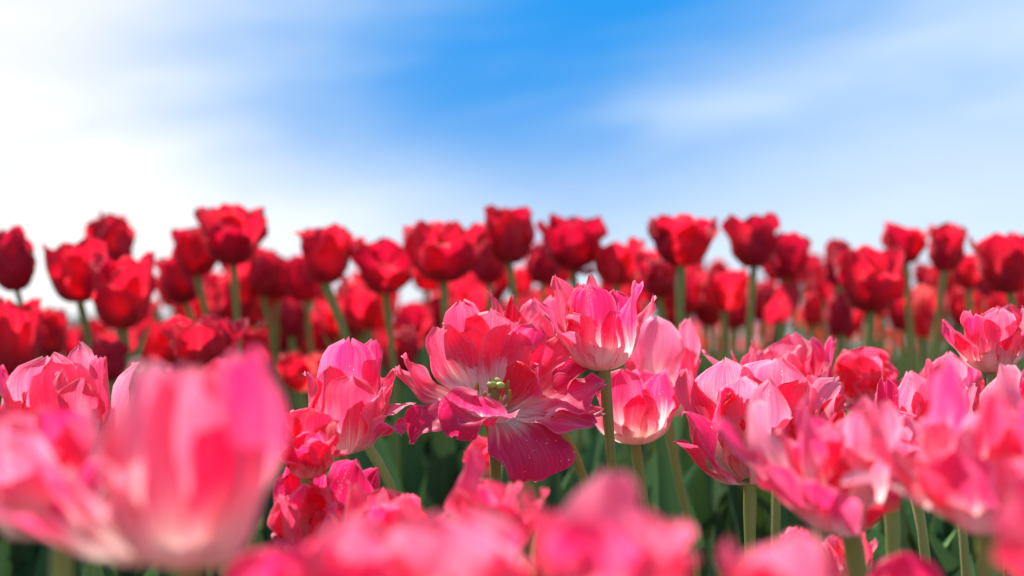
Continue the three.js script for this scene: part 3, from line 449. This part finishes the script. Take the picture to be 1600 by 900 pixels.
red('red double tulip with green streaked sepals under its ragged cup', 'bowl', [896, 337, 420, 92, 1.62], [900, 520], { double: 6, turn: 0.6, nod: 0.1, hang: [915, 430, 40, 'Q'] });
red('red tulip with an upturned side petal beside the green streaked double', 'flare', [963, 368, 447, 74, 1.6], [972, 540], { inner: 'Q', dip: 0.25, turn: 1.7 });
red('plain red tulip in the gap between the jagged goblet and the streaked double', 'egg', [848, 376, 445, 60, 1.9], [852, 540]);
red('broad red tulip with thin pointed tips flaring to both sides', 'flare', [1064, 337, 417, 100, 1.52], [1062, 510], { point: 1.5, double: 4, flick: 40, thick: 0.0058 });
red('upright red tulip with a wavy rim on a long bare stem', 'goblet', [1178, 337, 418, 84, 1.55], [1172, 525], { double: 3, flick: 20 });
red('red tulip leaning on the wavy rimmed one with a loose petal hanging under it', 'goblet', [1230, 364, 436, 64, 1.65], [1222, 560], { lean: 0.1, flick: 40, hang: [1203, 508, 48, 'Q'] });
red('round red tulip low between the upturned and the broad flaring ones', 'egg', [1030, 400, 466, 70, 1.8], [1040, 560]);
red('sunlit red cup tulip set low in the gap beneath the open sky', 'bowl', [1132, 422, 487, 74, 1.75], [1132, 550], { tone: 'Q', turn: 1.5 });
red('large open red bowl tulip showing coral insides and a pale folded edge', 'bowl', [1361, 388, 487, 102, 1.5], [1357, 545], { dip: 0.36, inner: 'Q', turn: 1.5, double: 5, thick: 0.0056 });
red('red tulip with one pointed petal spreading wide above the coral bowl', 'flare', [1416, 350, 412, 66, 1.72], [1424, 540], { point: 1.4, inner: 'Q', flick: 30 });
red('red goblet tulip with a hair thin tip touching the pointed one', 'goblet', [1478, 350, 424, 58, 1.65], [1458, 550], { lean: 0.08, flick: 35 });
red('wide open red tulip with a glowing coral hollow at the far end of the row', 'bowl', [1578, 360, 458, 92, 1.5], [1592, 540], { dip: 0.3, inner: 'Q', double: 4, turn: 1.3 });
red('curled red tulip peeping from behind the coral bowl', 'egg', [1310, 372, 446, 50, 1.75], [1316, 560]);
red('dull red tulip in shade between the hair tipped goblet and the open one', 'goblet', [1514, 398, 452, 56, 1.8], [1520, 560], { inner: 'Q' });
red('drooping orange red bud like a lantern under the leaning tulip', 'egg', [1270, 456, 508, 32, 1.8], [1276, 580], { tone: 'Q' });
red('slender dark red bud pressed beside the orange lantern bud', 'egg', [1312, 452, 524, 38, 1.75], [1318, 600]);
red('orange red drooping bud under the pointed tulip by two thin stems', 'egg', [1442, 458, 528, 34, 1.75], [1444, 600], { tone: 'Q', inner: 'C' });
red('low broad crimson double tulip in front of the bare stems', 'bowl', [320, 494, 580, 108, 1.22], [324, 640], { double: 5, turn: 1.5, nod: 0.1 });
red('loose flame red double tulip low under the egg shaped one', 'bowl', [14, 466, 590, 96, 1.4], [30, 680], { double: 5, tone: 'Q', inner: 'Q', turn: 1.2 });
red('plain crimson tulip half hidden low behind two thick stems', 'goblet', [168, 528, 596, 56, 1.4], [176, 680]);
red('orange scarlet tulip glowing low behind the blurred strap of the huge cup', 'goblet', [470, 550, 612, 70, 1.5], [480, 700], { tone: 'Q', inner: 'C' });
red('little bright red bud in front of the pale gap beneath the ragged double', 'egg', [346, 444, 494, 46, 1.9], [350, 600], { tone: 'Q' });
red('rounded red tulip under the dark narrow one with a white glint beside it', 'egg', [456, 470, 526, 46, 1.8], [460, 620]);

// reds further in, each a flower of its own, that nothing tells apart
{
  const r = rng(77), kinds = ['egg', 'goblet', 'goblet', 'bowl', 'flare'];
  for (let k = 0; k < 142; k++) {
    const x = k < 92 ? 225 + 765 * (k + r()) / 92 : (k < 98 ? 10 + 220 * r() : 990 + 630 * (k - 98 + r()) / 44), d = 1.85 + 1.3 * r(), w = 0.056 / d * FPX * (0.85 + 0.3 * r());
    const y = (x > 1000 ? 388 : x < 225 ? 470 : 392) + Math.pow(r(), 0.75) * (x > 1000 ? 76 : x < 225 ? 50 : 130), h = w * (0.95 + 0.35 * r());
    redTulip('red_tulip', 'red tulip among the crowded blooms behind the tall front ones', { kind: kinds[Math.floor(r() * 5)], at: [x, y, y + h, w, d], stem: [x + (r() - 0.5) * 14, y + h + 110], tone: r() < 0.55 ? 'R' : 'Q', inner: r() < 0.12 ? 'C' : 'Q', double: r() < 0.5 ? 4 : 0, lean: (r() - 0.5) * 0.4, nod: (r() - 0.4) * 0.6, flick: r() * 40, dip: r() < 0.3 ? 0.3 : 0, turn: r() < 0.4 ? 1.5 : undefined }, 'crowded red tulips further in');
  }
}

// ------------------------------------------------------------------ the far bed: small coral, yellow and white tulips
{
  const blossom = (tone, seed) => {
    const r = rng(seed), gs = [];
    for (let k = 0; k < 6; k++) { const a = k * 1.047 + r() * 0.3; gs.push(petalGeometry(V(0, 0, 0), V(0, 1, 0), V(Math.cos(a) * 0.022, 0.052 + 0.006 * r(), Math.sin(a) * 0.022), 0.042, { nu: 6, nv: 8, a0: 5, a1: 92, cup: 1.0, r0: 0.003 }, seed * 9 + k)); }
    return mergeGeometries(gs);
  };
  const YEL = petalMaterial([0.85, 0.55, 0.05], [0.8, 0.45, 0.03], [0.9, 0.75, 0.3], { base: CREAM, b0: 0, b1: 0.3, bs: 0.3, seed: 91 });
  const WHI = petalMaterial([0.85, 0.82, 0.74], [0.8, 0.75, 0.62], [0.92, 0.9, 0.86], { base: CREAM, b0: 0, b1: 0.3, bs: 0.3, seed: 92 });
  const straight = stemGeometry([V(0, 0, 0), V(0.006, 0.15, 0), V(-0.003, 0.3, 0.004), V(0, 0.45, 0)], 0.0042, 0.0038);
  const make = (name, label, group, mat, seed) => {
    const o = thing(name, label, 'tulip', V(0, 0, 0), group);
    part('stem', straight, stemMat, o); const b = part('blossom', blossom('C', seed), mat, o); b.position.y = 0.448;
    for (let k = 0; k < 2; k++) { const m = part('leaf', LEAVES[(k + seed) % 5], leafMat, o); m.rotation.y = k * 2.6 + seed; }
    return o;
  };
  const protos = [make('coral_tulip', 'small coral tulip in the far bed beyond the red ones', 'coral tulips of the far bed', MATS.C[0], 1), make('coral_tulip', 'small coral tulip in the far bed beyond the red ones', 'coral tulips of the far bed', MATS.C[1], 2), make('coral_tulip', 'small coral tulip in the far bed beyond the red ones', 'coral tulips of the far bed', MATS.p[1], 3)];
  const yel = make('yellow_tulip', 'small yellow tulip in the far bed between red stems', 'yellow tulips of the far bed', YEL, 4), whi = make('white_tulip', 'small white tulip in the far bed between red stems', 'white tulips of the far bed', WHI, 5);
  const r = rng(501), fresh = new Set([...protos, yel, whi]);
  const put = (p, px, d, h) => { const o = fresh.delete(p) ? p : p.clone(); if (o !== p) { o.name = numbered(p.name.replace(/_\d+$/, '')); scene.add(o); } const g = at(px, 500, d); o.position.set(g.x, 0, g.z); o.scale.setScalar(h / 0.5); o.rotation.y = r() * 6.28; };
  for (let k = 0; k < 150; k++) { const d = 4.2 + 6.5 * r() * r() + 0.5 * r(), px = 620 + 1010 * Math.sqrt(r()); put(protos[k % 3], px, d, 0.42 + 0.14 * r() + 0.01 * (d - 4)); }
  for (let k = 0; k < 22; k++) put(protos[k % 3], 60 + 560 * r(), 4.5 + 5 * r(), 0.40 + 0.1 * r());
  for (const [x, d, h] of [[560, 5, 0.47], [700, 4.6, 0.50], [690, 5.5, 0.47], [530, 6, 0.46], [590, 5.2, 0.44], [720, 6, 0.5]]) put(yel, x, d, h);
  for (const [x, d, h] of [[236, 4.6, 0.47], [262, 5, 0.44], [480, 5, 0.48], [655, 4.5, 0.48], [1322, 4.4, 0.38], [100, 6, 0.48], [560, 6, 0.48]]) put(whi, x, d, h);
}

// ------------------------------------------------------------------ the setting
{
  const soil = colorTexture(512, 512, (u, v) => { const n = fbm(u * 40, v * 40, 5), b = fbm(u * 7 + 4, v * 7, 4); return mix3(mix3([0.045, 0.033, 0.024], [0.11, 0.085, 0.06], n), [0.06, 0.065, 0.03], sm(0.5, 0.8, b) * 0.6); }, true);
  const ground = new THREE.PlaneGeometry(24, 18, 96, 72); ground.rotateX(-Math.PI / 2); ground.translate(0, 0, -7);
  { const p = ground.attributes.position; for (let i = 0; i < p.count; i++) p.setY(i, 0.03 * (fbm(p.getX(i) * 3 + 50, p.getZ(i) * 3 + 90, 3) - 0.5)); ground.computeVertexNormals(); const u = ground.attributes.uv; for (let i = 0; i < u.count; i++) u.setXY(i, u.getX(i) * 24, u.getY(i) * 18); }
  const g = new THREE.Mesh(ground, new THREE.MeshStandardMaterial({ map: soil, roughness: 1 })); g.name = 'soil'; g.userData = { label: 'dark brown soil of the tulip beds', kind: 'structure' }; g.receiveShadow = true; scene.add(g);
  const turf = colorTexture(512, 512, (u, v) => { const n = fbm(u * 60, v * 60, 5), b = fbm(u * 5 + 4, v * 5, 4); return mix3(mix3([0.16, 0.17, 0.16], [0.24, 0.25, 0.25], n), [0.10, 0.14, 0.07], sm(0.45, 0.7, b) * 0.7); }, true);
  turf.repeat.set(60, 60);
  const f = new THREE.PlaneGeometry(900, 900, 1, 1); f.rotateX(-Math.PI / 2); f.translate(0, -0.03, -200);
  const ff = new THREE.Mesh(f, new THREE.MeshStandardMaterial({ map: turf, roughness: 1 })); ff.name = 'ground'; ff.userData = { label: 'pale grey green open ground beyond the beds', kind: 'structure' }; ff.receiveShadow = true; scene.add(ff);
}
// leaves of the beds: one dense mass
{
  const r = rng(31), N = 6200, M = new THREE.Matrix4(), q = new THREE.Quaternion(), E = new THREE.Euler(), meshes = LEAVES.map((l) => { const m = new THREE.InstancedMesh(l, leafMat, N / 5); m.name = numbered('tulip_foliage'); m.castShadow = m.receiveShadow = true; m.userData = { label: 'dense dark green tulip leaves filling the beds', kind: 'stuff', category: 'foliage' }; scene.add(m); return m; });
  for (let k = 0; k < N; k++) {
    const d = k < 3900 ? 0.35 + 3.2 * Math.pow(r(), 0.8) : 3.5 + 8 * r(), half = d * 0.42 + 0.35, x = (r() * 2 - 1) * half, s = d < 0.75 ? 0.55 + 0.15 * r() : d < 1.15 ? 0.75 + 0.2 * r() : 0.85 + 0.35 * r();
    E.set((r() - 0.5) * 0.3, r() * 6.283, (r() - 0.5) * 0.3); q.setFromEuler(E);
    M.compose(V(x, -0.005, -d), q, V(s, s, s)); meshes[k % 5].setMatrixAt(Math.floor(k / 5), M);
    const c = 0.35 + 0.9 * r() * r() + 0.3 * r() + (r() < 0.13 ? 1.3 * r() : 0), y = r() < 0.2 ? 0.5 * r() : 0; meshes[k % 5].setColorAt(Math.floor(k / 5), new THREE.Color().setRGB(c * (0.85 + 0.4 * r() + y), c * (1 + 0.3 * y), c * (0.95 - 0.8 * y)));
  }
}
// far edge of the field: a low clipped hedge and bushes
{
  const leafy = new THREE.MeshStandardMaterial({ color: new THREE.Color().setRGB(0.055, 0.085, 0.055), roughness: 0.9, side: THREE.DoubleSide }); leafy.name = 'hedge_leaves';
  const bark = new THREE.MeshStandardMaterial({ color: new THREE.Color().setRGB(0.09, 0.07, 0.05), roughness: 1 }); bark.name = 'bark';
  const crown = (sx, sy, sz, n, seed, leaf) => {
    const r = rng(seed), pos = [], idx = [];
    for (let k = 0; k < n; k++) {
      let x, y, z; do { x = r() * 2 - 1; y = r() * 2 - 1; z = r() * 2 - 1; } while (x * x + y * y + z * z > 1 || fbm(x * 2 + seed, y * 2 + z * 2, 3) < 0.36);
      const c = V(x * sx, y * sy + sy, z * sz), u = V(r() - 0.5, r() - 0.5, r() - 0.5).normalize().multiplyScalar(leaf * (0.6 + r())), w = V(r() - 0.5, r() - 0.5, r() - 0.5).cross(u).normalize().multiplyScalar(leaf * 0.45), b = pos.length / 3;
      for (const p of [c.clone().sub(u), c.clone().add(w), c.clone().add(u), c.clone().sub(w)]) pos.push(p.x, p.y, p.z); idx.push(b, b + 1, b + 2, b, b + 2, b + 3);
    }
    const g = new THREE.BufferGeometry(); g.setAttribute('position', new THREE.Float32BufferAttribute(pos, 3)); g.setIndex(idx); g.computeVertexNormals(); return g;
  };
  const hedge = (label, x0, x1, z, h, seed) => {
    const o = thing('hedge', label, 'hedge', V((x0 + x1) / 2, 0, z)), n = Math.round((x1 - x0) / 1.6), gs = [];
    for (let k = 0; k <= n; k++) { const g = crown(1.3, h * 0.55, 0.8, 150, seed + k, 0.16); g.translate(x0 + (x1 - x0) * k / n - (x0 + x1) / 2, -0.05 * h, 0); gs.push(g); }
    part('crown', mergeGeometries(gs), leafy, o);
  };
  hedge('low dark green hedge along the far edge of the field', -34, -2, -62, 1.0, 11);
  hedge('taller grey green hedge closing the far end behind the coral bed', 0, 34, -64, 1.9, 71);
  const bush = (label, px, d, h, w, seed) => {
    const b = at(px, 500, d), o = thing('bush', label, 'bush', V(b.x, 0, b.z));
    part('trunk', new THREE.CylinderGeometry(0.06, 0.11, h * 0.45, 8).translate(0, h * 0.22, 0), bark, o);
    const g = crown(w / 2, h * 0.42, w / 2, 900, seed, 0.15); g.translate(0, h * 0.18, 0); part('crown', g, leafy, o);
  };
  bush('grey green bush rising above the red tulips near the leaning one', 1276, 60, 3.3, 1.7, 5);
  bush('low rounded bush at the foot of the gap between tall red tulips', 1128, 60, 2.6, 2.4, 6);
}

renderer.render(scene, camera);
